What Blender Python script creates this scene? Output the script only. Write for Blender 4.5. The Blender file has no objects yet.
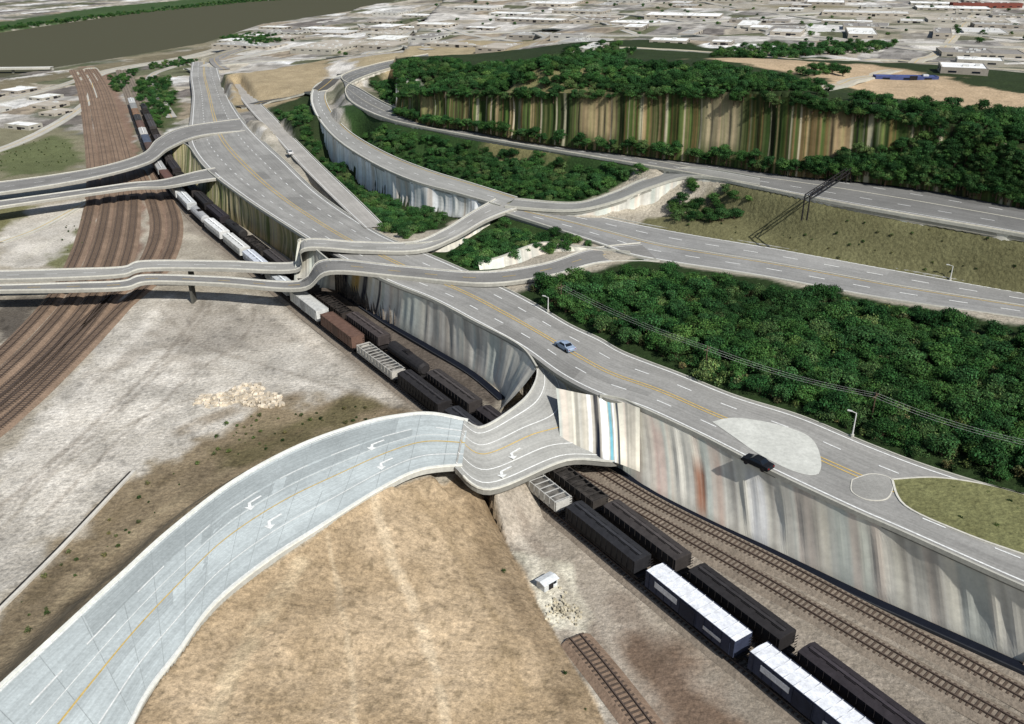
import bpy, math, random
import numpy as np
from mathutils import Vector, Matrix
random.seed(7); rng=np.random.default_rng(7)
# ------------------------------------------------------------------ survey helpers
F=887.0; TH=math.radians(25.44); H=80.0
CT,ST=math.cos(TH),math.sin(TH)
def P(u,v,z=0.0):
    a=(u-512)/F; b=-(v-362)/F
    dy=CT+b*ST; dz=-ST+b*CT
    t=(z-H)/dz
    return np.array([a*t,dy*t,z])
def zat(v,y):
    b=-(v-362)/F
    return H+(-ST+b*CT)/(CT+b*ST)*y
def lin(c):
    c=np.array(c,float)/255
    return np.where(c<=.04045,c/12.92,((c+.055)/1.055)**2.4)
# ------------------------------------------------------------------ numpy noise
def vnoise(x,y,seed=0):
    xi=np.floor(x).astype(np.int64); yi=np.floor(y).astype(np.int64)
    fx=x-xi; fy=y-yi; fx=fx*fx*(3-2*fx); fy=fy*fy*(3-2*fy)
    def h(a,b):
        n=(a*374761393+b*668265263+seed*1442695041)&0x7fffffff
        n=((n^(n>>13))*1274126177)&0x7fffffff
        return ((n^(n>>16))&0xffff)/65535.0
    return (h(xi,yi)*(1-fx)+h(xi+1,yi)*fx)*(1-fy)+(h(xi,yi+1)*(1-fx)+h(xi+1,yi+1)*fx)*fy
def fbm(x,y,seed=0,o=4):
    s=0;a=.5
    for i in range(o):
        s=s+a*vnoise(x,y,seed+i); x=x*2.03;y=y*2.03;a*=.5
    return s/(1-.5**o)
def sdf(poly,x,y):
    """signed distance, positive inside"""
    poly=np.asarray(poly)[:,:2]; n=len(poly)
    d=np.full(x.shape,1e18); ins=np.zeros(x.shape,bool)
    for i in range(n):
        ax,ay=poly[i]; bx,by=poly[(i+1)%n]
        ex,ey=bx-ax,by-ay
        t=np.clip(((x-ax)*ex+(y-ay)*ey)/(ex*ex+ey*ey+1e-9),0,1)
        d=np.minimum(d,(x-ax-t*ex)**2+(y-ay-t*ey)**2)
        c=((ay>y)!=(by>y))
        with np.errstate(divide='ignore',invalid='ignore'):
            xx=ex*(y-ay)/(by-ay if by!=ay else 1e-9)+ax
        ins^=(c&(x<xx))
    d=np.sqrt(d)
    return np.where(ins,d,-d)
def shepard(pts,x,y,p=4):
    num=np.zeros(x.shape);den=np.zeros(x.shape)
    for q in pts:
        w=1.0/(((x-q[0])**2+(y-q[1])**2)**(p/2)+1e-3)
        num+=w*q[2];den+=w
    return num/den
def catmull(pts,k=8):
    pts=np.asarray(pts,float);n=len(pts);out=[]
    for i in range(n-1):
        p0=pts[max(i-1,0)];p1=pts[i];p2=pts[i+1];p3=pts[min(i+2,n-1)]
        for j in range(k):
            t=j/k
            out.append(.5*((2*p1)+(-p0+p2)*t+(2*p0-5*p1+4*p2-p3)*t*t+(-p0+3*p1-3*p2+p3)*t**3))
    out.append(pts[-1]);return np.array(out)
# ------------------------------------------------------------------ mesh builder
class MB:
    def __init__(s): s.v=[];s.f=[];s.m=[];s.uv=[];s.c=[];s.n=0;s.mats=[]
    def mi(s,m):
        if m not in s.mats:s.mats.append(m)
        return s.mats.index(m)
    def add(s,vs,fs,mat,col=None,uv=None):
        k=s.mi(mat)
        vs=np.asarray(vs,float)
        s.v.append(vs)
        if col is None: col=np.ones((len(vs),3))*.5
        col=np.asarray(col,float)
        if col.ndim==1: col=np.tile(col,(len(vs),1))
        s.c.append(col)
        if uv is None: uv=vs[:,:2]*1.0
        s.uv.append(np.asarray(uv,float))
        for f in fs: s.f.append([i+s.n for i in f]);s.m.append(k)
        s.n+=len(vs)
    def strip(s,A,B,mat,col=None,w=None,segs=1):
        A=np.asarray(A);B=np.asarray(B);n=len(A);rows=[];uvs=[]
        L=np.concatenate([[0],np.cumsum(np.linalg.norm(np.diff((A+B)/2,axis=0),axis=1))])
        for j in range(segs+1):
            t=j/segs; rows.append(A*(1-t)+B*t); uvs.append(np.stack([np.full(n,t),L],1))
        V=np.concatenate(rows);U=np.concatenate(uvs)
        fs=[(j*n+i,j*n+i+1,(j+1)*n+i+1,(j+1)*n+i) for j in range(segs) for i in range(n-1)]
        s.add(V,fs,mat,col,U)
    def box(s,c,d,mat,rot=0,col=None,taper=1.0):
        x,y,z=np.array(d)/2
        v=np.array([[sx*x*(taper if sz>0 else 1),sy*y*(taper if sz>0 else 1),sz*z] for sz in(-1,1) for sx,sy in((-1,-1),(1,-1),(1,1),(-1,1))])
        cr,sr=math.cos(rot),math.sin(rot)
        v=np.stack([v[:,0]*cr-v[:,1]*sr,v[:,0]*sr+v[:,1]*cr,v[:,2]],1)+np.array(c)
        s.add(v,[(3,2,1,0),(4,5,6,7),(0,1,5,4),(1,2,6,5),(2,3,7,6),(3,0,4,7)],mat,col)
    def cyl(s,a,b,r1,r2,mat,k=8,col=None):
        a=Vector(a);b=Vector(b);d=(b-a).normalized()
        q=d.to_track_quat('Z','Y');v=[]
        for p,r in((a,r1),(b,r2)):
            for i in range(k):
                t=2*math.pi*i/k;v.append(p+q@Vector((r*math.cos(t),r*math.sin(t),0)))
        v=np.array([list(t) for t in v])
        fs=[(i,(i+1)%k,k+(i+1)%k,k+i) for i in range(k)]+[tuple(range(k))[::-1],tuple(range(k,2*k))]
        s.add(v,fs,mat,col)
    def ribbon_box(s,C,width,z0,z1,mat,col=None):
        """solid low wall following C (n,3); z offsets relative"""
        C=np.asarray(C);T=np.gradient(C[:,:2],axis=0);T/=np.linalg.norm(T,axis=1)[:,None]+1e-9
        N=np.stack([-T[:,1],T[:,0],np.zeros(len(C))],1)*width/2
        a=C-N;b=C+N;lo=np.array([0,0,z0]);hi=np.array([0,0,z1])
        s.strip(a+hi,b+hi,mat,col);s.strip(a+lo,a+hi,mat,col);s.strip(b+hi,b+lo,mat,col)
    def make(s,name,smooth=False):
        me=bpy.data.meshes.new(name)
        V=np.concatenate(s.v);me.from_pydata(V.tolist(),[],s.f)
        for m in s.mats: me.materials.append(m)
        me.polygons.foreach_set('material_index',s.m)
        C=np.concatenate(s.c);U=np.concatenate(s.uv)
        a=me.color_attributes.new('Col','FLOAT_COLOR','POINT')
        a.data.foreach_set('color',np.concatenate([C,np.ones((len(C),1))],1).astype(np.float32).ravel())
        ul=me.uv_layers.new(name='UVMap')
        li=np.zeros(len(me.loops),np.int32);me.loops.foreach_get('vertex_index',li)
        ul.data.foreach_set('uv',U[li].astype(np.float32).ravel())
        if smooth: me.polygons.foreach_set('use_smooth',[True]*len(me.polygons))
        me.update()
        o=bpy.data.objects.new(name,me);bpy.context.collection.objects.link(o);return o
# ------------------------------------------------------------------ materials
def newmat(name,rough=.9):
    m=bpy.data.materials.new(name);m.use_nodes=True
    nt=m.node_tree;b=nt.nodes['Principled BSDF'];b.inputs['Roughness'].default_value=rough
    b.inputs['Specular IOR Level'].default_value=.12
    return m,nt,b
def N(nt,t,**k):
    n=nt.nodes.new(t)
    for a,b in k.items(): setattr(n,a,b)
    return n
def mul(nt,a,b):
    n=N(nt,'ShaderNodeMix',data_type='RGBA',blend_type='MULTIPLY');n.inputs[0].default_value=1
    nt.links.new(a,n.inputs[6]);nt.links.new(b,n.inputs[7]);return n.outputs[2]
def noise(nt,scale,detail,lo,hi,rough=.6,vec=None,tint=None):
    n=N(nt,'ShaderNodeTexNoise');n.inputs['Scale'].default_value=scale;n.inputs['Detail'].default_value=detail;n.inputs['Roughness'].default_value=rough
    if vec is not None: nt.links.new(vec,n.inputs['Vector'])
    r=N(nt,'ShaderNodeValToRGB');r.color_ramp.elements[0].position=.3;r.color_ramp.elements[1].position=.7
    t=tint or (1,1,1)
    r.color_ramp.elements[0].color=(lo*t[0],lo*t[1],lo*t[2],1);r.color_ramp.elements[1].color=(hi,hi,hi,1)
    nt.links.new(n.outputs[0],r.inputs[0]);return r.outputs[0]
def colmat(name,layers,rough=.9,base=None,bump=0,aniso=None):
    m,nt,b=newmat(name,rough)
    if base is None:
        a=N(nt,'ShaderNodeAttribute',attribute_name='Col');c=a.outputs['Color']
    else:
        a=N(nt,'ShaderNodeRGB');a.outputs[0].default_value=(*lin(base),1);c=a.outputs[0]
    geo=N(nt,'ShaderNodeNewGeometry')
    for L in layers: c=mul(nt,c,noise(nt,*L[:4],rough=.72,vec=geo.outputs['Position'],tint=L[4] if len(L)>4 else None))
    if aniso:
        uv=N(nt,'ShaderNodeUVMap',uv_map='UVMap')
        for (sx,sy,lo,hi) in aniso:
            mp=N(nt,'ShaderNodeMapping');mp.inputs['Scale'].default_value=(sx,sy,1)
            nt.links.new(uv.outputs[0],mp.inputs[0]);c=mul(nt,c,noise(nt,1,4,lo,hi,vec=mp.outputs[0]))
    nt.links.new(c,b.inputs['Base Color'])
    if bump:
        n=N(nt,'ShaderNodeTexNoise');n.inputs['Scale'].default_value=1.2;n.inputs['Detail'].default_value=6
        nt.links.new(geo.outputs['Position'],n.inputs['Vector'])
        bp=N(nt,'ShaderNodeBump');bp.inputs['Strength'].default_value=bump;bp.inputs['Distance'].default_value=.5
        nt.links.new(n.outputs[0],bp.inputs['Height']);nt.links.new(bp.outputs[0],b.inputs['Normal'])
    return m
M_ground=colmat('ground_soil',[(1.6,9,.56,1.32),(.16,8,.78,1.18,(1,.98,.94)),(.022,5,.84,1.1),(5,3,.78,1.22)],bump=.6)
M_asphalt=colmat('asphalt',[(2.5,7,.82,1.15),(.08,7,.8,1.14)],aniso=[(14,.02,.85,1.1),(45,.05,.88,1.08)])
M_conc=colmat('concrete',[(1.5,6,.8,1.12),(.15,4,.88,1.1)])
M_wall=colmat('streaked_wall',[(.6,6,.84,1.1),(.1,3,.9,1.08)])
M_paint=colmat('road_paint',[(2.,6,.6,1.1)])
M_ballast=colmat('ballast',[(3,6,.6,1.3),(.2,4,.8,1.15)],base=(134,123,109),bump=.4)
M_ballast2=colmat('rusty_ballast',[(3,6,.65,1.25),(.12,4,.75,1.18)],base=(136,116,98),bump=.4)
M_tie=colmat('timber_tie',[(2,4,.6,1.2)],base=(90,78,68))
M_rail=colmat('rail_steel',[(1,3,.8,1.1)],rough=.6,base=(90,78,70))
M_dark=colmat('dark_steel',[(1.2,4,.6,1.3)],rough=.7,base=(40,38,38))
M_body=colmat('painted_steel',[(.9,6,.68,1.12),(4,4,.8,1.05)],rough=.6)
M_glass=colmat('glass',[(.5,2,.8,1.1)],rough=.2,base=(28,34,42))
M_bark=colmat('bark',[(3,4,.6,1.2)],base=(88,74,60))
M_metal=colmat('galvanised_steel',[(2,3,.8,1.1)],rough=.5,base=(200,200,195))
def leafmat():
    m,nt,b=newmat('foliage',.85)
    a=N(nt,'ShaderNodeAttribute',attribute_name='Col');oi=N(nt,'ShaderNodeObjectInfo')
    r=N(nt,'ShaderNodeValToRGB');e=r.color_ramp.elements
    e[0].position=0;e[0].color=(.5,.62,.55,1);e[1].position=1;e[1].color=(1.3,1.15,1.05,1)
    x=e.new(.55);x.color=(.85,.95,.88,1)
    nt.links.new(oi.outputs['Random'],r.inputs[0])
    c=mul(nt,a.outputs['Color'],r.outputs[0])
    geo=N(nt,'ShaderNodeNewGeometry');c=mul(nt,c,noise(nt,.05,5,.6,1.35,vec=geo.outputs['Position']))
    nt.links.new(c,b.inputs['Base Color'])
    return m
M_leaf=leafmat()
WHITE=lin((236,236,230));YEL=lin((210,180,108));CONC=lin((178,176,164));DK=lin((60,58,55))
# ------------------------------------------------------------------ road definitions: uL,vL,uR,vR,z
MAIN=[(1300,706,1300,570,11),(1180,655,1180,530,11),(1024,588,1024,494,11),(900,532,935,468,11),(850,510,868,443,11),(760,467,800,415,11),(700,436,735,395,11),(640,408,680,373,11),(600,396,625,352,11),(560,376,600,338,11),(518,346,570,324,11),(470,320,535,303,11),(430,299,500,285,11),(385,281,455,265,11),(340,258,420,250,11),(297,233,378,232,10.5),(242,197,322,195,9.5),(205,168,285,160,8.3),(188,142,258,135,7),(190,118,240,115,6),(192,95,228,95,4),(190,75,220,75,3),(192,62,217,62,1.8)]
RAMP=[(468,420,462,466,8.5),(432,413,420,471,9),(400,415,380,490,9),(362,423,320,528,9),(300,445,262,566,9),(235,480,212,608,8.8),(172,528,178,655,8.5),(120,575,148,695,8.2),(60,630,128,735,8),(0,685,100,790,8),(-70,750,60,860,8)]
LINK=[(519,346,10.9,600,396,10.9),(537,368,9.6,612,428,5.6),(530,393,8.4,620,460,3.9),(505,415,7.9,566,461,4.6),(480,428,8.2,490,490,6.2),(464,420,8.62,455,468,8.62)]
R3=[(500,212,520,203,13.6),(560,231,585,213,13),(600,245,640,224,13),(640,258,690,233,13),(760,277,790,250,13),(880,299,900,270,13),(1024,320,1024,292,13),(1160,342,1160,312,13),(1400,385,1400,350,13)]
R2=[(345,74,362,77,13),(318,84,334,86,13.5),(311,98,326,97,14),(318,118,334,115,14),(337,140,353,134,14),(372,163,388,154,14),(412,181,428,170,14),(455,193,470,183,14),(500,206,518,198,14)]
R1=[(430,60,428,54,17),(385,70,380,63,18),(350,84,342,76,18.5),(349,100,362,90,19),(380,117,396,108,20),(430,129,445,120,20.5),(550,150,555,139,21.5),(650,167,655,154,22.5),(700,176,705,162,23),(840,204,845,175,24),(1024,236,1024,205,24),(1160,262,1160,230,24),(1400,305,1400,270,24)]
R1B=[(505,207,515,199,14.2),(570,211,575,203,14.5),(615,202,612,193,17),(650,188,645,179,20),(695,177,690,168,23.05),(760,186,760,178,23.7)]
DECKU=[(-300,284,-300,277,6),(-80,281,-80,273,6),(0,280,0,271,6),(70,278,70,269,6),(122,275,122,267,5.9),(146,269,144,261,6.4),(220,269,220,261,6.2),(296,270,296,262,6.5),(304,249,304,240,12.3),(360,251,358,242,12),(418,251,412,242,12),(455,238,443,230,12.8),(487,220,472,212,13.6),(518,208,495,199,14.15)]
DECKL=[(-300,302,-300,294,6),(-80,293,-80,286,6),(0,291,0,285,6),(70,290,70,283,6),(124,288,122,281,5.7),(150,282,146,275,6.2),(220,284,220,277,6.2),(300,289,298,281,6.5),(330,272,324,260,11.7),(400,277,400,266,11.7),(485,284,480,272,11.9),(550,276,542,264,12.4),(602,263,590,249,12.9),(660,262,640,243,13.05)]
DECK3=[(-300,222,-300,208,6),(-60,200,-60,188,6),(0,193,0,182,6),(60,184,60,174,6),(110,174,108,165,6),(150,162,144,153,6.2),(170,148,158,139,7.5),(200,136,185,127,7.8),(245,131,240,119,6.6)]
DECK4=[(-300,238,-300,231,5.5),(-60,217,-60,210,5.5),(0,207,0,201,5.5),(90,194,88,189,5.5),(135,188,130,183,5.5),(165,187,162,180,6),(200,181,195,172,8.2),(222,178,215,168,8.6)]
SIDE=[(232,84,242,84,4.2),(240,98,254,97,5.6),(254,115,272,114,6.8),(275,137,292,135,7.8),(300,165,320,163,8.6),(340,205,362,203,10),(365,228,385,226,10.6)]
def sect(L,k=8):
    A=np.array([P(a[0],a[1],a[4]) for a in L]);B=np.array([P(a[2],a[3],a[4]) for a in L])
    return catmull(A,k),catmull(B,k)
ROADS={}
for nm,L in dict(MAIN=MAIN,RAMP=RAMP,R3=R3,R2=R2,R1=R1,R1B=R1B,DECKU=DECKU,DECKL=DECKL,DECK3=DECK3,DECK4=DECK4,SIDE=SIDE).items(): ROADS[nm]=sect(L)
LA=catmull([P(*a[:3]) for a in LINK],8);LB=catmull([P(*a[3:]) for a in LINK],8);ROADS['LINK']=(LA,LB)
# ------------------------------------------------------------------ terrain height
up_edge=[P(a[0],a[1],a[4]) for a in MAIN]
P_up=[p[:2] for p in up_edge]+[P(240,50,1)[:2],P(330,20,2)[:2],P(380,2,2)[:2],(-100,3500),(-100,12000),(12000,12000),(12000,30),(150,30)]
S1=[P(*q) for q in [(1180,590,11),(1024,540,11),(850,480,11),(700,410,11),(560,350,11),(450,290,11),(340,245,10.5),(250,170,8.5),(215,110,5),(200,70,2),
(650,320,12),(800,350,12),(950,380,12),(1024,420,11.5),(1160,440,11.5),(560,228,13),(700,250,13),(900,285,13),(1080,310,13),(700,222,16),(900,240,17),(1024,255,17),(640,222,14),(1160,275,18),
(380,105,19),(450,124,20),(600,152,22),(700,168,23),(900,190,24),(1080,220,24),(400,135,16),(480,165,15),(560,180,15.5),(320,105,13),(345,92,15),
(300,120,5),(340,165,4),(370,190,4),(405,208,5),(440,218,7),(470,250,10.5),(540,235,11),(300,80,10),(250,60,4),(400,60,16),(350,40,6),(500,40,16),(300,26,2),(600,10,15),(280,150,8.0)]]
cl=[(395,97,112,21),(430,92,122,22),(470,93,126,23),(520,93,135,23.5),(600,93,146,24),(660,92,153,24.5),(720,92,160,25),(790,98,170,25.5),(830,106,173,26),(880,112,178,26),(940,124,186,26),(1024,150,202,25.5),(1160,190,226,25)]
cb=catmull([P(u,vb,zb) for u,vt,vb,zb in cl],14)
ct=[]
for u,vt,vb,zb in cl:
    b=P(u,vb,zb);ct.append([b[0]+.5,b[1]+5,zat(vt,b[1]+5)])
CLZ=np.array(ct);ct=catmull(ct,14)
P_bl=[tuple(p[:2]+np.array([0,7.])) for p in cb]+[(12000,250),(12000,12000),(0,12000)]+[P(470,-10,16)[:2],P(420,30,17)[:2],P(395,60,18)[:2]]
S2=[np.array(p) for p in CLZ]+[P(*q) for q in [(385,82,22),(430,68,32),(560,66,42),(700,68,42),(800,80,40),(900,90,38),(1024,105,38),(1160,120,38),(700,50,34),(900,50,33),(1024,60,33),(600,30,28),(900,10,28),(1024,20,28),(500,40,20),(430,50,17),(700,0,26),(1200,0,26)]]
river=[P(*q)[:2] for q in [(-400,112,-2),(0,79,-2),(60,68,-2),(130,57,-2),(205,44,-2),(262,25,-2),(350,12,-2),(420,3,-2),(560,-8,-2),(560,-14,-2),(420,-8,-2),(330,-4,-2),(240,2,-2),(140,12,-2),(40,26,-2),(0,32,-2),(-400,60,-2)]]
mound_rail=[P(*q) for q in [(478,486,0),(500,530,0),(530,590,0),(565,650,0),(605,724,0),(670,820,0),(740,900,0)]]
rr=ROADS['RAMP'][1]
mound_poly=[p[:2] for p in rr[4::4]]+[p[:2] for p in mound_rail[::-1]]
def polydist(C,x,y):
    d=np.full(x.shape,1e18)
    C=np.asarray(C)
    for i in range(len(C)-1):
        ax,ay=C[i][:2];ex,ey=C[i+1][:2]-C[i][:2]
        t=np.clip(((x-ax)*ex+(y-ay)*ey)/(ex*ex+ey*ey+1e-9),0,1)
        d=np.minimum(d,(x-ax-t*ex)**2+(y-ay-t*ey)**2)
    return np.sqrt(d)
def grade(h,x,y,key,blend,sl=slice(None),mask=None,inset=1.3,drop=.35,capit=False):
    A,B=ROADS[key];A=A[sl];B=B[sl]
    C=(A+B)/2;T=np.gradient(C[:,:2],axis=0);T/=np.linalg.norm(T,axis=1)[:,None]+1e-9
    W=(B-A)[:,:2];hw=np.abs(W[:,0]*-T[:,1]+W[:,1]*T[:,0])/2
    k=3;n=len(C);ii=np.linspace(0,n-1,(n-1)*k+1);C=np.stack([np.interp(ii,np.arange(n),C[:,j]) for j in range(3)],1);hw=np.interp(ii,np.arange(n),hw)
    m=blend+hw.max()+2
    sel=(x>C[:,0].min()-m)&(x<C[:,0].max()+m)&(y>C[:,1].min()-m)&(y<C[:,1].max()+m)
    if mask is not None: sel&=mask
    idx=np.nonzero(sel)[0]
    for s in range(0,len(idx),40000):
        q=idx[s:s+40000]
        d=(x[q][:,None]-C[None,:,0])**2+(y[q][:,None]-C[None,:,1])**2
        j=d.argmin(1);e=np.sqrt(d[np.arange(len(q)),j])-(hw[j]-inset)
        t=np.clip(e/blend,0,1);t=t*t*(3-2*t)
        new=(C[j,2]-drop)*(1-t)+h[q]*t
        h[q]=np.minimum(h[q],new) if capit else new
    return h
def height(x,y):
    x=np.asarray(x,float).ravel();y=np.asarray(y,float).ravel()
    su=sdf(P_up,x,y);up=su>1.6
    low=np.zeros(x.shape)
    low+=(fbm(x*.05,y*.05,3)-.5)*.5*(np.abs(x)<400)
    md=sdf(mound_poly,x,y)
    d1=polydist(mound_rail,x,y);d2=polydist(rr,x,y)
    mh=8.3*(d1/(d1+d2+1e-6))**.9+(fbm(x*.12,y*.12,9)-.5)*1.8*np.clip(np.minimum(d1,d2)/5,0,1)
    low=grade(low,x,y,'RAMP',13,slice(8,None),inset=.8)
    low=np.where(md>0,mh,low)
    low=grade(low,x,y,'RAMP',.5,slice(6,None),inset=1.0,mask=(md>-60)&(md>0))
    low=grade(low,x,y,'RAMP',1.5,slice(0,14),inset=-1.0,drop=1.7,capit=True)
    low=grade(low,x,y,'LINK',1.5,slice(0,None),inset=-1.0,drop=2.4,capit=True)
    h=low.copy()
    s1=shepard(S1,x,y)+(fbm(x*.06,y*.06,5)-.5)*1.2
    s1g=grade(s1,x,y,'R1',6,mask=up);s1g=grade(s1g,x,y,'R2',1.5,mask=up);s1g=grade(s1g,x,y,'R3',3,mask=up);s1g=grade(s1g,x,y,'R1B',1.5,slice(0,32),mask=up)
    s1g=grade(s1g,x,y,'SIDE',3,mask=up)
    s1g=grade(s1g,x,y,'MAIN',3,mask=up)
    h=np.where(up,s1g,h)
    bl=(sdf(P_bl,x,y)>0)&up
    s2=shepard(S2,x,y)+(fbm(x*.03,y*.03,6)-.5)*2.5
    h=np.where(bl,s2,h)
    rv=sdf(river,x,y)
    h=np.where(rv>-25,h*np.clip(-rv/25,0,1)-6*np.clip(rv/20,0,1)-1*np.clip((rv+25)/25,0,1),h)
    return h
def G(pts):
    """ground points under surveyed bearings"""
    pts=np.asarray(pts,float);z=np.full(len(pts),12.0)
    for _ in range(14):
        Q=np.array([P(a[0],a[1],b) for a,b in zip(pts,z)]);z=.5*z+.5*height(Q[:,0],Q[:,1])
    Q=np.array([P(a[0],a[1],b) for a,b in zip(pts,z)]);return Q
# ------------------------------------------------------------------ terrain colour regions
def PP(z,*q): return [P(a,b,z)[:2] for a,b in q]
REG=[ # poly, colour, softness m, edge noise m
(PP(0,(-200,160),(0,128),(70,128),(95,150),(88,175),(-200,205)),(130,126,102),4,8),
(PP(0,(0,150),(60,135),(85,160),(60,172),(0,178)),(100,106,72),3,6),
(PP(0,(-100,215),(0,208),(40,205),(20,228),(-60,240)),(122,120,86),3,5),
(PP(0,(60,225),(95,200),(92,240),(70,268),(45,262)),(118,118,84),3,5),
(PP(0,(0,232),(40,205),(90,200),(90,225),(45,268),(0,270)),(196,190,178),2,6),
(PP(0,(0,300),(45,296),(30,330),(0,345)),(96,90,82),2,3),
(PP(0,(130,80),(165,75),(180,110),(160,140),(140,110)),(84,92,60),3,6),
(PP(0,(118,70),(140,66),(125,92),(112,90)),(58,76,44),2,3),
(PP(0,(78,66),(108,66),(128,110),(144,180),(142,235),(122,290),(85,335),(20,400),(-90,470),(-90,430),(0,372),(40,330),(75,280),(92,230),(92,170),(95,115)),(138,116,100),2,3),
(PP(0,(142,180),(172,200),(180,240),(160,280),(118,318),(60,375),(0,432),(-80,490),(-80,470),(0,400),(50,355),(105,302),(140,262),(155,235)),(136,115,99),2,3),
(PP(0,(130,290),(300,300),(410,405),(330,398),(235,420),(150,460),(60,548),(0,600),(-200,760),(-200,640),(0,455),(70,385)),(190,184,172),3,8),
(PP(0,(170,300),(300,310),(350,360),(260,350),(150,370),(90,440),(60,440)),(170,163,151),6,12),
(PP(0,(100,380),(170,360),(180,400),(120,440),(30,510),(0,520),(0,480)),(204,198,186),5,12),
(PP(0,(415,412),(330,397),(255,412),(190,440),(130,478),(60,552),(0,618),(-200,780),(-100,900),(100,800),(200,640),(300,500),(430,430)),(136,122,99),3,7),
(PP(0,(300,415),(345,402),(400,408),(300,440),(220,475),(205,450)),(104,96,70),4,6),
(PP(0,(128,100),(148,95),(180,190),(300,270),(400,350),(520,440),(620,480),(1024,660),(1400,850),(700,900),(560,640),(480,486),(300,315),(200,240),(150,180)),(146,137,124),3,3),
(PP(0,(320,280),(390,318),(470,368),(503,396),(495,412),(440,380),(360,326),(310,300)),(96,88,80),2,2),  # wall's shade painted as a dark ground band along its foot
(PP(0,(500,500),(560,490),(660,600),(740,700),(800,800),(660,800),(600,700),(540,590)),(172,162,147),3,5),
(PP(0,(512,556),(560,560),(585,595),(588,640),(560,625),(530,600)),(216,210,190),1,3),
(PP(0,(640,640),(690,650),(760,724),(800,800),(700,800)),(122,104,88),4,6),
(PP(0,(1024,650),(900,590),(760,525),(690,495),(690,512),(760,546),(900,614),(1024,680)),(140,126,112),2,2),
]
moundc=(mound_poly,(188,167,137),.5,1)
REG2=[ # upper terrain
(PP(12,(500,292),(640,262),(1160,360),(1400,400),(1400,640),(1160,525),(1024,494),(935,470),(870,443),(700,382),(560,322)),(42,58,30),1.5,2),
(PP(10,(425,256),(500,218),(620,244),(560,250),(490,275),(440,275)),(48,66,34),1.5,2),
(PP(7,(262,100),(312,100),(330,140),(400,190),(470,210),(420,246),(380,236),(300,150)),(50,62,36),1.5,3),
(PP(15,(340,112),(700,178),(560,206),(460,192),(380,160)),(48,70,36),1.5,2),
(PP(16,(600,216),(700,208),(840,206),(1160,262),(1400,300),(1400,345),(1160,308),(1024,290),(640,224)),(106,104,74),1.5,4),
(PP(10,(150,95),(200,95),(205,130),(160,135)),(172,152,122),3,4),
(PP(8,(200,150),(205,165),(250,200),(230,190)),(140,130,100),3,4),
(PP(8,(225,78),(330,64),(322,100),(235,108)),(168,152,122),4,8),
(PP(24,(360,60),(450,115),(600,145),(1160,232),(1400,270),(1400,160),(1024,110),(800,85),(600,50),(430,45)),(48,60,34),3,6),
(PP(39,(640,50),(780,76),(850,90),(1024,116),(1400,150),(1400,95),(1024,92),(880,64),(760,58)),(184,162,132),5,12),
(PP(42,(500,60),(600,58),(640,72),(560,84),(480,80)),(120,116,80),5,10),
(PP(17,(350,56),(440,44),(560,46),(520,58),(440,62),(380,75)),(168,154,124),5,10),
]
GREENFAR=[ (PP(-1,(0,31),(100,17),(240,2),(330,-5),(330,-11),(240,-4),(100,8),(0,23),(-400,53),(-400,66)),(66,86,50),8,15),
(PP(-1,(-400,127),(0,84),(70,72),(140,60),(215,46),(215,54),(140,68),(70,78),(0,92),(-400,142)),(122,114,92),6,15)]
def ST0(pts,w,c,a,z=0): return ([P(u,v,z) for u,v in pts],w,c,a)
STROKES=[ST0([(170,295),(130,340),(60,410),(0,470),(-80,540)],1.1,(216,210,198),.7),
ST0([(265,300),(300,330),(350,372),(395,404)],1.4,(208,200,186),.6),
ST0([(205,300),(170,350),(100,420),(20,490),(-60,560)],.6,(146,138,126),.7),ST0([(212,302),(178,352),(108,422),(28,492),(-52,562)],.5,(146,138,126),.6),
ST0([(320,385),(250,385),(170,410),(90,470),(0,560)],.8,(214,207,194),.5),
ST0([(0,530),(60,470),(120,430),(190,400),(260,392)],.4,(142,134,120),.6),
ST0([(250,300),(250,330),(200,370),(130,430),(40,520)],.35,(144,136,124),.6),ST0([(160,310),(200,345),(280,370),(360,395)],.4,(150,142,130),.6),
ST0([(300,395),(240,408),(180,432)],1.5,(120,104,80),.6),
ST0([(30,600),(90,540),(150,490),(220,455),(300,430)],.9,(110,97,74),.5),
ST0([(0,660),(70,590),(150,520),(230,470)],.7,(154,140,114),.6),
ST0([(0,240),(40,226),(90,205)],1.4,(214,208,194),.7),ST0([(20,262),(60,236),(92,222)],1.,(206,200,186),.6),
ST0([(600,724),(585,660),(560,600),(520,540)],.7,(202,194,178),.5),ST0([(640,724),(600,640),(560,580),(520,520)],.8,(126,112,98),.4),
ST0([(700,724),(660,660),(620,600)],1.6,(112,96,82),.5)]
STM=[ST0([(372,498),(385,540),(410,590),(432,650),(452,724),(470,800)],.6,(214,196,166),.6,6),ST0([(330,540),(340,600),(352,680),(350,760)],.3,(206,188,158),.5,7),
ST0([(462,500),(500,570),(540,640),(575,724)],1.0,(122,105,82),.55,2),ST0([(300,560),(260,620),(215,700),(190,760)],.8,(204,186,154),.6,8),ST0([(400,495),(450,540),(490,600),(520,680)],.45,(146,127,98),.5,4)]
sf=np.linspace(-.74,.74,540);so=np.linspace(.76,1.9,34)
cols=np.concatenate([-so[::-1],sf,so])
rows=np.exp(np.arange(math.log(34),math.log(9500),.006))
X=(cols[None,:]*rows[:,None]).ravel();Y=np.repeat(rows,len(cols))
Z=height(X,Y)
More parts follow.
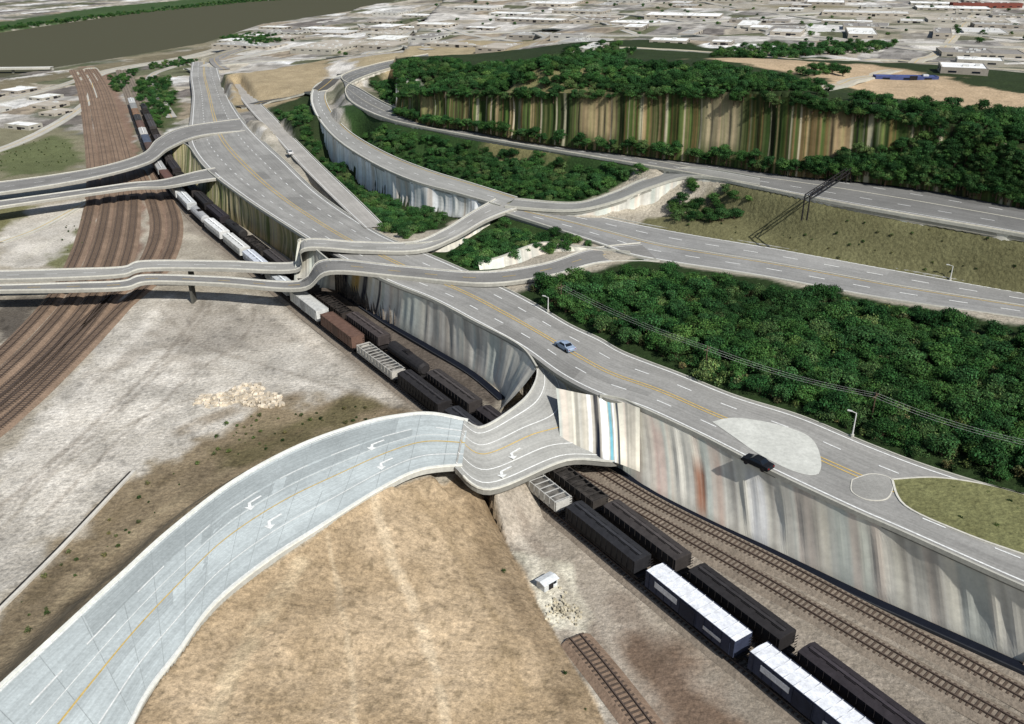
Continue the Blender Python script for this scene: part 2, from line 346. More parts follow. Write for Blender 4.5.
def shade(X,Y,Z):
    n1=fbm(X*.012,Y*.012,31)
    col=np.zeros((len(X),3))+lin((170,164,150))
    g=np.clip((n1-.45)*6,0,1)[:,None];col=col*(1-g)+lin((138,130,106))*g
    ang=.35;xr=X*math.cos(ang)-Y*math.sin(ang);yr=X*math.sin(ang)+Y*math.cos(ang)
    xr=xr+(fbm(X*.006,Y*.006,44)-.5)*60;yr=yr+(fbm(X*.006,Y*.006,46)-.5)*60
    pal=lin(np.array([(206,202,194),(164,159,150),(140,136,130),(180,172,156),(146,140,122),(104,106,82),(222,220,214),(168,160,144),(120,114,108),(156,144,126)]))
    urb=np.clip((fbm(X*.004,Y*.004,41)-.30)*9,0,1)*np.clip((Y-330)/60,0,1)
    cx=np.floor(xr/24.);cy=np.floor(yr/44.)
    hsh=(np.abs(np.sin(cx*12.9898+cy*78.233)*43758.5453)%1)
    pc=pal[(hsh*len(pal)).astype(int)%len(pal)]
    st=((xr/96.)%1<.08)|((yr/132.)%1<.07)
    pc=np.where(st[:,None],lin((180,176,168)),pc)
    sub=(np.abs(np.sin(np.floor(xr/4.5)*3.1+np.floor(yr/9)*7.7)*951.1)%1)
    pc=pc*(.66+.6*sub)[:,None]
    col=col*(1-urb[:,None])+pc*urb[:,None]
    tr=(np.clip((fbm(X*.03,Y*.03,51,5)-.62)*14,0,1)*np.clip((Y-300)/80,0,1))[:,None]*.7
    col=col*(1-tr)+lin((80,86,62))*tr
    near=np.clip((330-Y)/60,0,1)[:,None];col=col*(1-near)+lin((172,164,148))*near
    su=sdf(P_up,X,Y)
    def app(R,mask):
        for poly,c,soft,en in R:
            pm=np.asarray(poly);mg=30
            s=(X>pm[:,0].min()-mg)&(X<pm[:,0].max()+mg)&(Y>pm[:,1].min()-mg)&(Y<pm[:,1].max()+mg)&mask
            i=np.nonzero(s)[0]
            if len(i)==0: continue
            px=X[i]+(fbm(X[i]*.13,Y[i]*.13,61)-.5)*2*en;py=Y[i]+(fbm(X[i]*.13+9,Y[i]*.13,67)-.5)*2*en
            t=np.clip(sdf(poly,px,py)/soft+.5,0,1)[:,None]
            col[i]=col[i]*(1-t)+lin(c)*t
    def strk(S,mask):
        for pts,w,c,al in S:
            C=catmull(pts,6);s=(X>C[:,0].min()-9)&(X<C[:,0].max()+9)&(Y>C[:,1].min()-9)&(Y<C[:,1].max()+9)&mask
            i=np.nonzero(s)[0]
            if len(i)==0: continue
            px=X[i]+(fbm(X[i]*.3,Y[i]*.3,91)-.5)*1.6;d=polydist(C,px,Y[i])
            t=np.clip((w*1.7-d)/w,0,1)*al*np.clip(fbm(X[i]*.5,Y[i]*.5,93)*2.4-.3,0,1)
            col[i]=col[i]*(1-t[:,None])+lin(c)*t[:,None]
    md=sdf(mound_poly,X,Y)
    app(REG,su<1.6);strk(STROKES,(su<1.6)&(md<0));app([moundc],su<1.6);app(REG2,su>=1.6);app(GREENFAR,su<2000)
    m=md>0
    k=np.clip((fbm(X*.16,Y*.12,71,6)-.44)*4,0,1)*m
    d1=polydist(mound_rail,X,Y);k2=np.clip(1-d1/8,0,1)*.7*m  # k2: shaded rail side of the mound, painted into the ground colour
    col[:]=col*(1-k[:,None]*.55)+lin((152,131,101))*k[:,None]*.55
    col[:]=col*(1-k2[:,None])+lin((122,105,82))*k2[:,None]
    sh=np.clip((fbm(X*1.3,Y*1.3,75,2)-.68)*14,0,1)*m;col[:]=col*(1-sh[:,None]*.45)+lin((104,91,68))*sh[:,None]*.45
    strk(STM,m)
    lf=(X<10)&(Y<260)&(~m)&(su<0)
    k=np.clip((fbm(X*.05,Y*.09,81,5)-.5)*5,0,1)*lf;col[:]=col*(1+.14*k[:,None])
    k=np.clip((fbm(X*.14+5,Y*.09,83,5)-.53)*7,0,1)*lf;col[:]=col*(1-.2*k[:,None])
    k=np.clip((fbm(X*.7,Y*.7,85,3)-.66)*10,0,1)*lf*(Y<200);col[:]=col*(1-.3*k[:,None])
    return np.clip(col,0,.85)
COL=shade(X,Y,Z)
nr,nc=len(rows),len(cols)
me=bpy.data.meshes.new('terrain');me.vertices.add(len(X));me.vertices.foreach_set('co',np.stack([X,Y,Z],1).astype(np.float32).ravel())
ii=(np.arange(nr-1)[:,None]*nc+np.arange(nc-1)[None,:]).ravel()
q=np.stack([ii,ii+1,ii+nc+1,ii+nc],1).astype(np.int32)
me.loops.add(q.size);me.loops.foreach_set('vertex_index',q.ravel());me.polygons.add(len(q))
me.polygons.foreach_set('loop_start',np.arange(0,q.size,4,dtype=np.int32))
me.polygons.foreach_set('use_smooth',np.ones(len(q),bool))
me.update(calc_edges=True)
a=me.color_attributes.new('Col','FLOAT_COLOR','POINT');a.data.foreach_set('color',np.concatenate([COL,np.ones((len(COL),1))],1).astype(np.float32).ravel())
me.materials.append(M_ground);o=bpy.data.objects.new('terrain',me);bpy.context.collection.objects.link(o)
# river
m,nt,b=newmat('river_water',.9);b.inputs['Specular IOR Level'].default_value=.04
c=noise(nt,.01,5,.75,1.25);r=N(nt,'ShaderNodeRGB');r.outputs[0].default_value=(*lin((80,79,62)),1);nt.links.new(mul(nt,r.outputs[0],c),b.inputs['Base Color'])
mb=MB();rv=[(*p,-2.2) for p in river];mb.add(rv,[tuple(range(len(rv)))],m);o=mb.make('river')
# ------------------------------------------------------------------ streak walls
def streaks(n,step,base,pal,seed,amp=.16):
    u=np.arange(n)*step
    a=(vnoise(u*1.7,u*0,seed)-.5)*amp*2+(vnoise(u*.35,u*0,seed+1)-.5)*amp*1.6+(vnoise(u*4,u*0,seed+2)-.5)*amp
    c=lin(base)[None,:]*(1+a)[:,None]
    for k,(pc,th,sc) in enumerate(pal):
        w=np.clip((vnoise(u*sc,u*0+k*3,seed+10+k)-th)*5,0,.7)[:,None];c=c*(1-w)+lin(pc)*w
    return np.clip(c,.01,.92)
WP=[((230,225,206),.62,.9),((214,200,184),.74,.7),((176,170,158),.76,.9),((190,198,188),.75,.5)]
def wallmesh(name,top,base,col=(214,210,196),pal=WP,seed=1,step=.4,specials=(),wav=.35,rows=8,cap=True,amp=.13,mat=None,capz=.35):
    top=np.asarray(top);base=np.asarray(base)
    L=np.linalg.norm(np.diff(top,axis=0),axis=1);s=np.concatenate([[0],np.cumsum(L)]);n=int(s[-1]/step)+2
    t=np.linspace(0,s[-1],n)
    T=np.stack([np.interp(t,s,top[:,j]) for j in range(3)],1);B=np.stack([np.interp(t,s,base[:,j]) for j in range(3)],1)
    c=streaks(n,step,col,pal,seed,amp)
    D=(B-T);Nn=np.stack([-(np.gradient(T[:,1])),np.gradient(T[:,0]),np.zeros(n)],1);Nn/=np.linalg.norm(Nn,axis=1)[:,None]+1e-9
    if np.mean((Nn*D).sum(1))<0:Nn=-Nn
    wv=(vnoise(t*.25,t*0,seed+5)-.5)*2*wav+(vnoise(t*.9,t*0,seed+6)-.5)*wav*.7
    V=[];CC=[];f_=t/s[-1]
    for j in range(rows+1):
        f=j/rows
        V.append(T*(1-f)+B*f+Nn*(wv*math.sin(math.pi*f))[:,None]+Nn*(0.5*math.sin(math.pi*f)*-.6))
        cj=c.copy()
        for sp in specials:
            u0,u1,cc=sp[:3];v0,v1,al=(sp[3] if len(sp)>3 else (-.3,1.3,.95))
            w=np.clip(np.minimum(f_-u0,u1-f_)/(.2*(u1-u0)),0,1)*np.clip(min(f-v0,v1-f)/.25,0,1)*al
            w=(w*(.75+.5*vnoise(t*3,t*0+f*3,seed+4))).clip(0,1)[:,None];cj=cj*(1-w)+lin(cc)*w
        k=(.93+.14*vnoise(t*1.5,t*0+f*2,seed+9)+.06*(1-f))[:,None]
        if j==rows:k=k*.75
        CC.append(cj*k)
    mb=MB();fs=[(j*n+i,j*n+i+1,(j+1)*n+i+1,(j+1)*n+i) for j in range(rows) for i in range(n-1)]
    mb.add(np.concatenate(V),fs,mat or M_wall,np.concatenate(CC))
    if cap: mb.ribbon_box(T+np.array([0,0,0]),.35,-.3,capz,M_conc,CONC)
    return mb.make(name,False)
def wl(name,l,**k):
    """l: u,vtop,ztop,ub,vbase,zbase"""
    return wallmesh(name,catmull([P(a[0],a[1],a[2]) for a in l],8),catmull([P(a[3],a[4],a[5]) for a in l],8),**k)
wl('retaining_wall',[(600,396,11,592,452,0),(622,400,11,625,474,0),(640,408,11,648,490,0),(700,436,11,708,520,0),(760,467,11,768,548,0),(850,510,11,857,590,0),(900,532,11,910,614,0),(1024,588,11,1034,669,0),(1180,655,11,1195,744,0),(1300,706,11,1320,802,0)],
  seed=3,specials=[(.10,.13,(214,184,170),(0,1.3,.6)),(.185,.215,(150,98,70),(.25,1.1,.85)),(.235,.25,(206,176,158),(0,1.2,.5)),(.30,.34,(196,200,206),(0,1.3,.5)),(.42,.45,(224,216,196),(0,1.3,.5)),(.50,.515,(200,208,194),(0,1.3,.5))],wav=.35)
wl('retaining_wall',[(340,258,11,335,288,0),(385,281,11,380,318,0),(430,299,11,427,345,0),(470,320,11,470,370,0),(519,346,11,503,396,0),(537,368,10,498,412,0)],
  seed=8,col=(222,217,202),specials=[(.02,.07,(40,44,62)),(.08,.14,(206,172,100)),(.15,.18,(24,28,48)),(.205,.22,(240,240,232)),(.24,.255,(60,60,66)),(.27,.30,(232,230,220))],wav=.35)
wl('retaining_wall',[(556,388,10.6,560,452,4.4),(585,394,10.8,588,456,4.2),(610,398,10.95,614,462,4.0),(640,408,11.3,640,472,2.6)],seed=12,step=.15,cap=False,col=(186,180,165),
  specials=[(.2,.26,(156,152,140)),(.35,.40,(232,232,228)),(.42,.48,(20,26,38)),(.49,.57,(250,252,252)),(.575,.62,(120,186,200)),(.63,.655,(240,242,240)),(.67,.71,(70,74,80)),(.8,.84,(160,156,144))],wav=.3)
GP=[((110,112,72),.5,.8),((186,170,130),.62,.9),((70,84,46),.6,.6),((160,150,128),.7,1.)]
wl('grassy_retaining_wall',[(172,142,7,176,170,0),(188,146,7,186,182,0),(205,168,8.3,204,202,0),(242,197,9.5,244,228,0),(297,233,10.5,297,264,0),(308,240,11,306,272,0)],seed=15,col=(158,150,116),pal=GP,amp=.25,wav=.6)
# bluff
BP=[((36,54,24),.38,.9),((170,146,110),.62,.7),((38,34,24),.52,1.6),((112,92,58),.58,1.3),((80,104,48),.62,1.9),((200,190,164),.76,1.4),((50,70,32),.50,2.4)]
kk=[i for i in range(len(ct)) if ct[i][0]<P(985,150,30)[0]]
wallmesh('bluff_face',ct[:len(kk)],(cb-np.array([0,0,1.5]))[:len(kk)],col=(78,84,50),pal=BP,seed=20,wav=1.0,rows=12,cap=False,amp=.8,step=.25,specials=[(.42,.49,(180,158,122),(-.2,.9,.5)),(.10,.14,(150,138,98),(-.3,.8,.5)),(.60,.66,(192,174,142),(-.3,.9,.55)),(.76,.79,(176,150,116),(-.1,.9,.5)),(0,1,(40,50,26),(-.6,.3,.6))])
# highway walls
def edge_wall(name,key,side,depths,sl=slice(None),**k):
    E=ROADS[key][side][sl].copy();O=ROADS[key][1-side][sl]
    out=(E-O);out[:,2]=0;out/=np.linalg.norm(out,axis=1)[:,None]
    d=np.interp(np.linspace(0,1,len(E)),np.linspace(0,1,len(depths)),depths)
    T=E+out*.05;B=E+out*(.12*d)[:,None]-np.array([0,0,1])*d[:,None]
    return wallmesh(name,T,B,**k)
WH=[((244,245,244),.5,.6),((206,206,198),.6,.9),((206,190,170),.75,.7),((90,96,84),.88,.9)]
edge_wall('retaining_wall','R2',0,[3,6,9,11,11,11,10,7,3],col=(226,226,218),pal=WH,seed=30,wav=.5)
edge_wall('retaining_wall','R1B',0,[1,3,5,6,7,7],seed=33,col=(196,194,184),wav=.3)
edge_wall('retaining_wall','R1',0,[3,2,2,3,3,2,2,2,7,6,3,3,3],seed=36,col=(198,192,178),wav=.25)
edge_wall('parapet_wall','R3',0,[1.4]*8,seed=38,col=(186,183,170),wav=.1)
for nm,L in (('retaining_wall',[(478,262,12.2,482,280,9),(500,257,12.6,505,283,8.5),(540,243,13.2,548,277,9),(575,246,13.3,590,268,10),(630,252,13.3,640,262,11)]),
             ('retaining_wall',[(405,244,12,402,262,7),(440,240,12.4,446,262,9),(470,226,13,470,244,9.5),(490,216,13.4,492,230,10)]),
             ('retaining_wall',[(298,241,12,294,284,3),(304,240,12.3,304,287,3),(326,258,11.9,324,288,4),(332,262,11.7,335,290,4)])):
    wl(nm,L,seed=int(L[0][0]),col=(182,179,166),wav=.3,capz=.2)
# ------------------------------------------------------------------ roads
def dens(A,B,k=4):
    n=len(A);ii=np.linspace(0,n-1,(n-1)*k+1)
    return tuple(np.stack([np.interp(ii,np.arange(n),Q[:,j]) for j in range(3)],1) for Q in(A,B))
def markline(mb,A,B,f,w,col,dash=None,off=.03):
    A,B=dens(A,B)
    W=np.linalg.norm(B-A,axis=1)[:,None];D=(B-A)/W
    C=A*(1-f)+B*f+np.array([0,0,off]);a=C-D*w/2;b=C+D*w/2
    if dash is None: mb.strip(a,b,M_paint,col);return
    L=np.concatenate([[0],np.cumsum(np.linalg.norm(np.diff(C,axis=0),axis=1))])
    s=0
    while s<L[-1]-dash[0]:
        q=[s,s+dash[0]];aa=np.stack([np.interp(q,L,a[:,j]) for j in range(3)],1);bb=np.stack([np.interp(q,L,b[:,j]) for j in range(3)],1)
        mb.strip(aa,bb,M_paint,col);s+=dash[0]+dash[1]
def joints(mb,A,B,gap,w,col,off=.015):
    C=(A+B)/2;L=np.concatenate([[0],np.cumsum(np.linalg.norm(np.diff(C,axis=0),axis=1))])
    s=gap*.5
    while s<L[-1]-1:
        q=[s,s+w];f0,f1=.03,.97
        aa=np.stack([np.interp(q,L,(A*(1-f0)+B*f0)[:,j]) for j in range(3)],1);bb=np.stack([np.interp(q,L,(A*(1-f1)+B*f1)[:,j]) for j in range(3)],1)
        aa[:,2]+=off;bb[:,2]+=off;mb.strip(aa,bb,M_asphalt,col,segs=3);s+=gap*random.uniform(.85,1.15)
def road(name,key,col,lines=(),skirt=(1.2,1.2),par=(.7,.7),pcol=CONC,deck=False,jt=None,pw=.3,patches=0):
    A,B=ROADS[key];mb=MB()
    mb.strip(A,B,M_asphalt,lin(col),segs=6)
    if jt: joints(mb,A,B,*jt)
    C=(A+B)/2;L=np.concatenate([[0],np.cumsum(np.linalg.norm(np.diff(C,axis=0),axis=1))]);r=random.Random(key)
    for i in range(patches): # resurfaced lanes / repairs
        s=r.uniform(5,L[-1]-40);l=r.uniform(6,38);f0=r.choice([.06,.28,.52,.74]);f1=f0+r.choice([.1,.2]);q=np.linspace(s,s+l,8)
        a_=np.stack([np.interp(q,L,(A*(1-f0)+B*f0)[:,j]) for j in range(3)],1);b_=np.stack([np.interp(q,L,(A*(1-f1)+B*f1)[:,j]) for j in range(3)],1)
        dz=.008+.0012*i;a_[:,2]+=dz;b_[:,2]+=dz;mb.strip(a_,b_,M_asphalt,lin(col)*r.choice([.78,.86,.92,1.08,1.14]),segs=2)
    for f,w,c,*d in lines: markline(mb,A,B,f,w,c,d[0] if d else None,off=.045)
    for E,O,s,p in((A,B,skirt[0],par[0]),(B,A,skirt[1],par[1])):
        if p: 
            out=(O-E);out/=np.linalg.norm(out,axis=1)[:,None];mb.ribbon_box(E+out*.2,pw,0,p,M_conc,pcol)
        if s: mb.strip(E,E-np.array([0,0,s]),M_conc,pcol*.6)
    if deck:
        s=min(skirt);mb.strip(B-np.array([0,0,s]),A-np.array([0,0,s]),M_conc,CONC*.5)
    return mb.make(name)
D3=(3,6)
road('main_road','MAIN',(152,150,144),[(.5,.26,YEL),(.455,.26,YEL),(.06,.3,WHITE),(.94,.3,WHITE),(.27,.26,WHITE,D3),(.73,.26,WHITE,D3)],skirt=(.6,.3),par=(0,.15),patches=18)
road('curved_ramp','RAMP',(188,195,192),[(.52,.28,YEL),(.035,.3,WHITE),(.965,.3,WHITE),(.27,.26,WHITE,(5,4)),(.76,.24,WHITE),(.4,.14,WHITE)],skirt=(.8,.8),par=(.25,.25),pcol=lin((226,225,214)),deck=True,jt=(5.5,.1,lin((160,166,164))),pw=.4,patches=8)
road('highway','R3',(146,145,141),[(.5,.5,lin((196,193,178))),(.06,.35,WHITE),(.94,.35,WHITE),(.28,.34,WHITE,(3.5,6)),(.73,.34,WHITE,(3.5,6)),(.45,.26,YEL)],skirt=(1.2,1.0),par=(.4,.4),patches=8)
road('highway','R2',(154,153,147),[(.5,.3,WHITE,D3),(.08,.3,WHITE),(.92,.3,YEL)],skirt=(.9,.9),par=(.35,.35),pcol=lin((210,208,196)),patches=6)
road('highway','R1',(124,123,119),[(.5,.6,lin((196,192,176))),(.1,.3,WHITE),(.9,.3,WHITE),(.3,.28,WHITE,D3),(.7,.28,WHITE,D3)],skirt=(1.2,.8),par=(.5,.4),pcol=lin((210,204,186)),patches=8)
road('connector_ramp','R1B',(144,143,137),[(.1,.25,WHITE),(.9,.25,WHITE)],skirt=(1.,3),par=(.4,.4))
for k in('DECKU','DECKL','DECK3','DECK4'):
    road('overpass',k,(134,132,127) if k!='DECKU' else (158,156,149),[(.1,.25,WHITE),(.9,.25,WHITE),(.5,.2,YEL if k=='DECKL' else WHITE,D3)],skirt=(.7,.7),par=(.28,.28),deck=True,pcol=lin((196,193,181)),patches=5,pw=.28)
road('side_road','SIDE',(168,164,156),[(.1,.2,WHITE),(.9,.2,WHITE)],skirt=(.5,.5),par=(0,.25))
mb=MB()
up=np.array([0,0,.06])
mb.strip(LA+up,LB+up,M_asphalt,lin((166,165,158)),segs=8)
for f,c in((.1,WHITE),(.9,WHITE),(.45,YEL),(.3,WHITE),(.7,WHITE)): markline(mb,LA,LB,f,.2,c,off=.11)
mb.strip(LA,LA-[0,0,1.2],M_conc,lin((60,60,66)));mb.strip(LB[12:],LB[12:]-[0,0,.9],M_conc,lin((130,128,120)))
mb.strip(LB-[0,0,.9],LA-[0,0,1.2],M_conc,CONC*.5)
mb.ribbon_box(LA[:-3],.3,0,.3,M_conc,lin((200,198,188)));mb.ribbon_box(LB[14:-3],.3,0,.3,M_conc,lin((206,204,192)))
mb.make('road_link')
def arrow(key,f,u,v,z,off,s=1,turn=1):
    A,B=ROADS[key];C=A*(1-f)+B*f;p=P(u,v,z);i=int(np.argmin(((C-p)**2).sum(1)));i=min(max(i,1),len(C)-2);d=(C[i+1]-C[i-1])[:2];d/=np.linalg.norm(d);n=np.array([-d[1],d[0]])*turn;o=C[i]
    shp=[(-1.6,-.14),(.3,-.14),(.8,.5),(1.15,.25),(1.1,1.3),(.15,1.0),(.5,.75),(.1,.14),(-1.6,.14)]
    V=[(o[0]+s*(a*d[0]+b*n[0]),o[1]+s*(a*d[1]+b*n[1]),o[2]+off) for a,b in shp];mb.add(V,[tuple(range(len(V)))],M_paint,WHITE*1.1)
mb=MB()
for a in [('RAMP',.64,383,462,9),('RAMP',.33,376,446,9),('RAMP',.64,275,520,9),('RAMP',.34,262,505,9),('LINK',.78,500,470,6),('LINK',.58,520,460,6)]: arrow(*a,.13 if a[0]=='LINK' else .06,1.2)
mb.make('turn_arrows')
# wall piers set deep under the overpasses, between the tracks
for k,uu in(('DECKU',[45]),('DECKL',[45])):
    mb=MB();A,B=ROADS[k]
    for i in uu:
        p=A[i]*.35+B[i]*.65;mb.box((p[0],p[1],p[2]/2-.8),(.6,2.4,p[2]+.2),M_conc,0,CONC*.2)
    mb.make('bridge_pier')
def patch(name,pts,z,mat,col,kerb=0,thick=.01,kw=.3):
    pts=catmull([P(a,b,z) for a,b in pts+[pts[0]]],6)[:-1]
    mb=MB();n=len(pts);V=pts.copy();V[:,2]+=thick;mb.add(V,[tuple(range(n))],mat,lin(col))
    if kerb: 
        C=np.concatenate([pts,pts[:1]]);mb.ribbon_box(C,kw,0,kerb,M_conc,lin((206,202,188)))
    return mb.make(name)
patch('gore_patch',[(712,422),(735,418),(775,424),(808,436),(820,455),(818,474),(795,472),(760,455),(735,438)],11,M_conc,(200,200,190),thick=.06)
patch('grass_island',[(892,480),(935,478),(985,485),(1040,500),(1120,530),(1120,585),(1024,555),(960,532),(905,506)],11,M_ground,(118,118,80),.15,thick=.12)
patch('traffic_island',[(852,480),(872,474),(892,480),(888,498),(868,500),(852,492)],11,M_asphalt,(154,152,145),.08,thick=.065,kw=.15)
def drape(name,pts,w,col,off=.25,lines=True,mat=None,rim=None):
    Q=G(catmull(pts,10));C=Q.copy();T=np.gradient(C[:,:2],axis=0);T/=np.linalg.norm(T,axis=1)[:,None]+1e-9
    Nn=np.stack([-T[:,1],T[:,0]],1)*w/2
    a=C[:,:2]-Nn;b=C[:,:2]+Nn
    za=np.max([height(a[:,0],a[:,1]),height(b[:,0],b[:,1]),C[:,2]],0);za=np.convolve(np.pad(za,2,mode='edge'),np.ones(5)/5,'valid')+off
    A=np.column_stack([a,za]);B=np.column_stack([b,za]);mb=MB();mb.strip(A,B,mat or M_asphalt,lin(col),segs=2)
    mb.strip(A,A-[0,0,.9],M_conc,CONC);mb.strip(B,B-[0,0,.9],M_conc,CONC)
    if lines: markline(mb,A,B,.5,.3,YEL,off=.04)
    if rim: 
        mb.ribbon_box(A,.5,-.1,.3,M_conc,lin(rim))
    return mb.make(name)
for pts,w,c in [([(-60,165),(0,150),(50,128),(90,100),(95,78),(130,68),(200,56),(260,40),(360,26)],6,(186,182,170)),
 ([(-60,112),(0,102),(60,86),(110,70),(190,56),(245,40)],6,(178,174,162)),
 ([(190,72),(240,58),(330,44),(430,36),(560,30),(700,22),(860,10),(1024,2)],9,(180,177,168)),
 ([(205,68),(250,62),(330,58),(400,50),(500,38),(640,36),(800,40),(1024,48)],8,(174,171,162)),
 ([(240,108),(290,98),(330,88),(345,76)],8,(90,88,84)),
 ([(420,20),(470,35),(520,42)],7,(184,181,172)),([(560,60),(600,48),(700,52),(800,60),(900,62),(1060,76)],4,(190,182,162)),
 ([(600,12),(760,30),(900,48),(1024,62)],7,(174,170,160)),([(700,2),(850,24),(1024,40)],7,(174,170,160)),([(820,90),(860,80),(930,58),(960,30),(980,5)],5,(186,178,160)),
 ([(360,24),(380,40),(430,50)],7,(180,177,168)),([(300,28),(350,32),(420,34),(500,28)],6,(184,182,174)),([(540,4),(600,22),(640,36)],6,(180,177,168)),([(440,4),(560,14),(700,12)],6,(180,177,168)),
 ([(200,62),(170,68),(150,78),(158,96),(172,118)],5,(174,170,160)),([(225,70),(215,62),(240,50),(300,38),(380,30)],7,(140,137,132)),
 ([(0,243),(40,228),(90,200)],3,(204,200,186)),([(100,80),(92,68),(70,78)],4,(184,179,164))]:
    drape('street',pts,w,c)
drape('drainage_channel',[(-60,668),(0,608),(60,548),(110,495),(132,472)],.9,(48,46,44),.12,False,rim=(205,200,188))
A=np.array([P(u,v,1.5) for u,v in [(-300,74),(-200,71),(-100,69.5),(-40,68.5),(10,68),(50,67.5)]]);mb=MB();Bq=A+[0,6,0];mb.strip(A,Bq,M_conc,lin((206,204,194)));mb.strip(A,A-[0,0,1.2],M_conc,CONC)
for i in range(len(A)): mb.cyl(A[i]+[0,3,-7],A[i]+[0,3,-.5],1.0,1.0,M_conc,8,CONC*.7)
mb.make('river_bridge')
# ------------------------------------------------------------------ railways
def offs(C,d):
    T=np.gradient(C[:,:2],axis=0);T/=np.linalg.norm(T,axis=1)[:,None];return C+np.column_stack([-T[:,1],T[:,0],np.zeros(len(T))])*d
def track(name,C,bal=M_ballast,w=4.0):
    C=np.asarray(C);T=np.gradient(C[:,:2],axis=0);T/=np.linalg.norm(T,axis=1)[:,None]+1e-9;Nn=np.column_stack([-T[:,1],T[:,0],np.zeros(len(T))])
    C=C.copy();C[:,2]=np.maximum(C[:,2],0.3)+.22;mb=MB()
    a=C-Nn*w*.36;b=C+Nn*w*.36
    mb.strip(a,b,bal);mb.strip(C-Nn*w*.58-[0,0,.5],a,bal);mb.strip(b,C+Nn*w*.58-[0,0,.5],bal)
    for s in(-.75,.75): mb.ribbon_box(C+Nn*s,.16,.08,.26,M_rail)
    L=np.concatenate([[0],np.cumsum(np.linalg.norm(np.diff(C,axis=0),axis=1))])
    for s in np.arange(0,L[-1],.75):
        p=np.array([np.interp(s,L,C[:,j]) for j in range(3)]);t=np.array([np.interp(s,L,T[:,j]) for j in range(2)]);an=math.atan2(t[1],t[0])+random.uniform(-.02,.02)
        if p[1]<55 or p[1]>300: continue
        mb.box((p[0],p[1],p[2]+.02),(.28,2.6,.1),M_tie,an)
    return mb.make(name)
LA0=catmull([P(u,v,3.0)*[1,1,0] for u,v in [(118,66),(128,92),(140,125),(158,165),(192,207),(240,248),(300,298),(400,374),(500,452),(585,520),(650,572),(725,632),(800,690),(900,770),(1000,850)]],8)
LBb=offs(LA0,4.8)
if LBb[-1,0]<LA0[-1,0]: LBb=offs(LA0,-4.8)
track('railway_track',LA0);track('railway_track',LBb)
for q in ([(560,470),(640,514),(760,582),(900,664),(1024,734),(1200,834)],[(590,466),(660,508),(780,568),(920,642),(1024,699),(1200,798)]): track('railway_track',catmull([P(*a,0) for a in q],8))
track('railway_track',catmull([P(*a,0) for a in [(575,640),(600,670),(628,706),(680,775)]],6),bal=M_ballast2)
BA=catmull([P(*q,0) for q in [(86,70),(97,90),(108,130),(118,180),(115,230),(98,282),(62,332),(0,392),(-90,452),(-200,520)]],8)
for d in(-8.4,-3.6,.9,5.0): track('railway_track',offs(BA,d),bal=M_ballast2)
BB=catmull([P(*q,0) for q in [(146,170),(162,205),(166,235),(150,272),(110,310),(52,368),(-5,420),(-90,485)]],8)
for d in(-2.6,2.6): track('railway_track',offs(BB,d),bal=M_ballast2)
for q in ([(600,466),(625,478),(648,495),(708,526),(768,554),(857,597),(910,621),(1034,677),(1195,752)],[(338,292),(382,322),(427,349),(468,374),(499,400)]):  # wall's shade on the ground, built as a dark strip with kerb
    mb=MB();foot_line=catmull([P(*a,.35) for a in q],8);d2=offs(foot_line,1.6);k=len(foot_line)//2
    if d2[k,0]<foot_line[k,0]: d2=offs(foot_line,-1.6)
    mb.strip(foot_line,d2,M_conc,lin((20,24,34)));mb.ribbon_box(foot_line,.25,-.4,.1,M_conc,lin((50,52,56)));mb.make('wall_foot_shade')
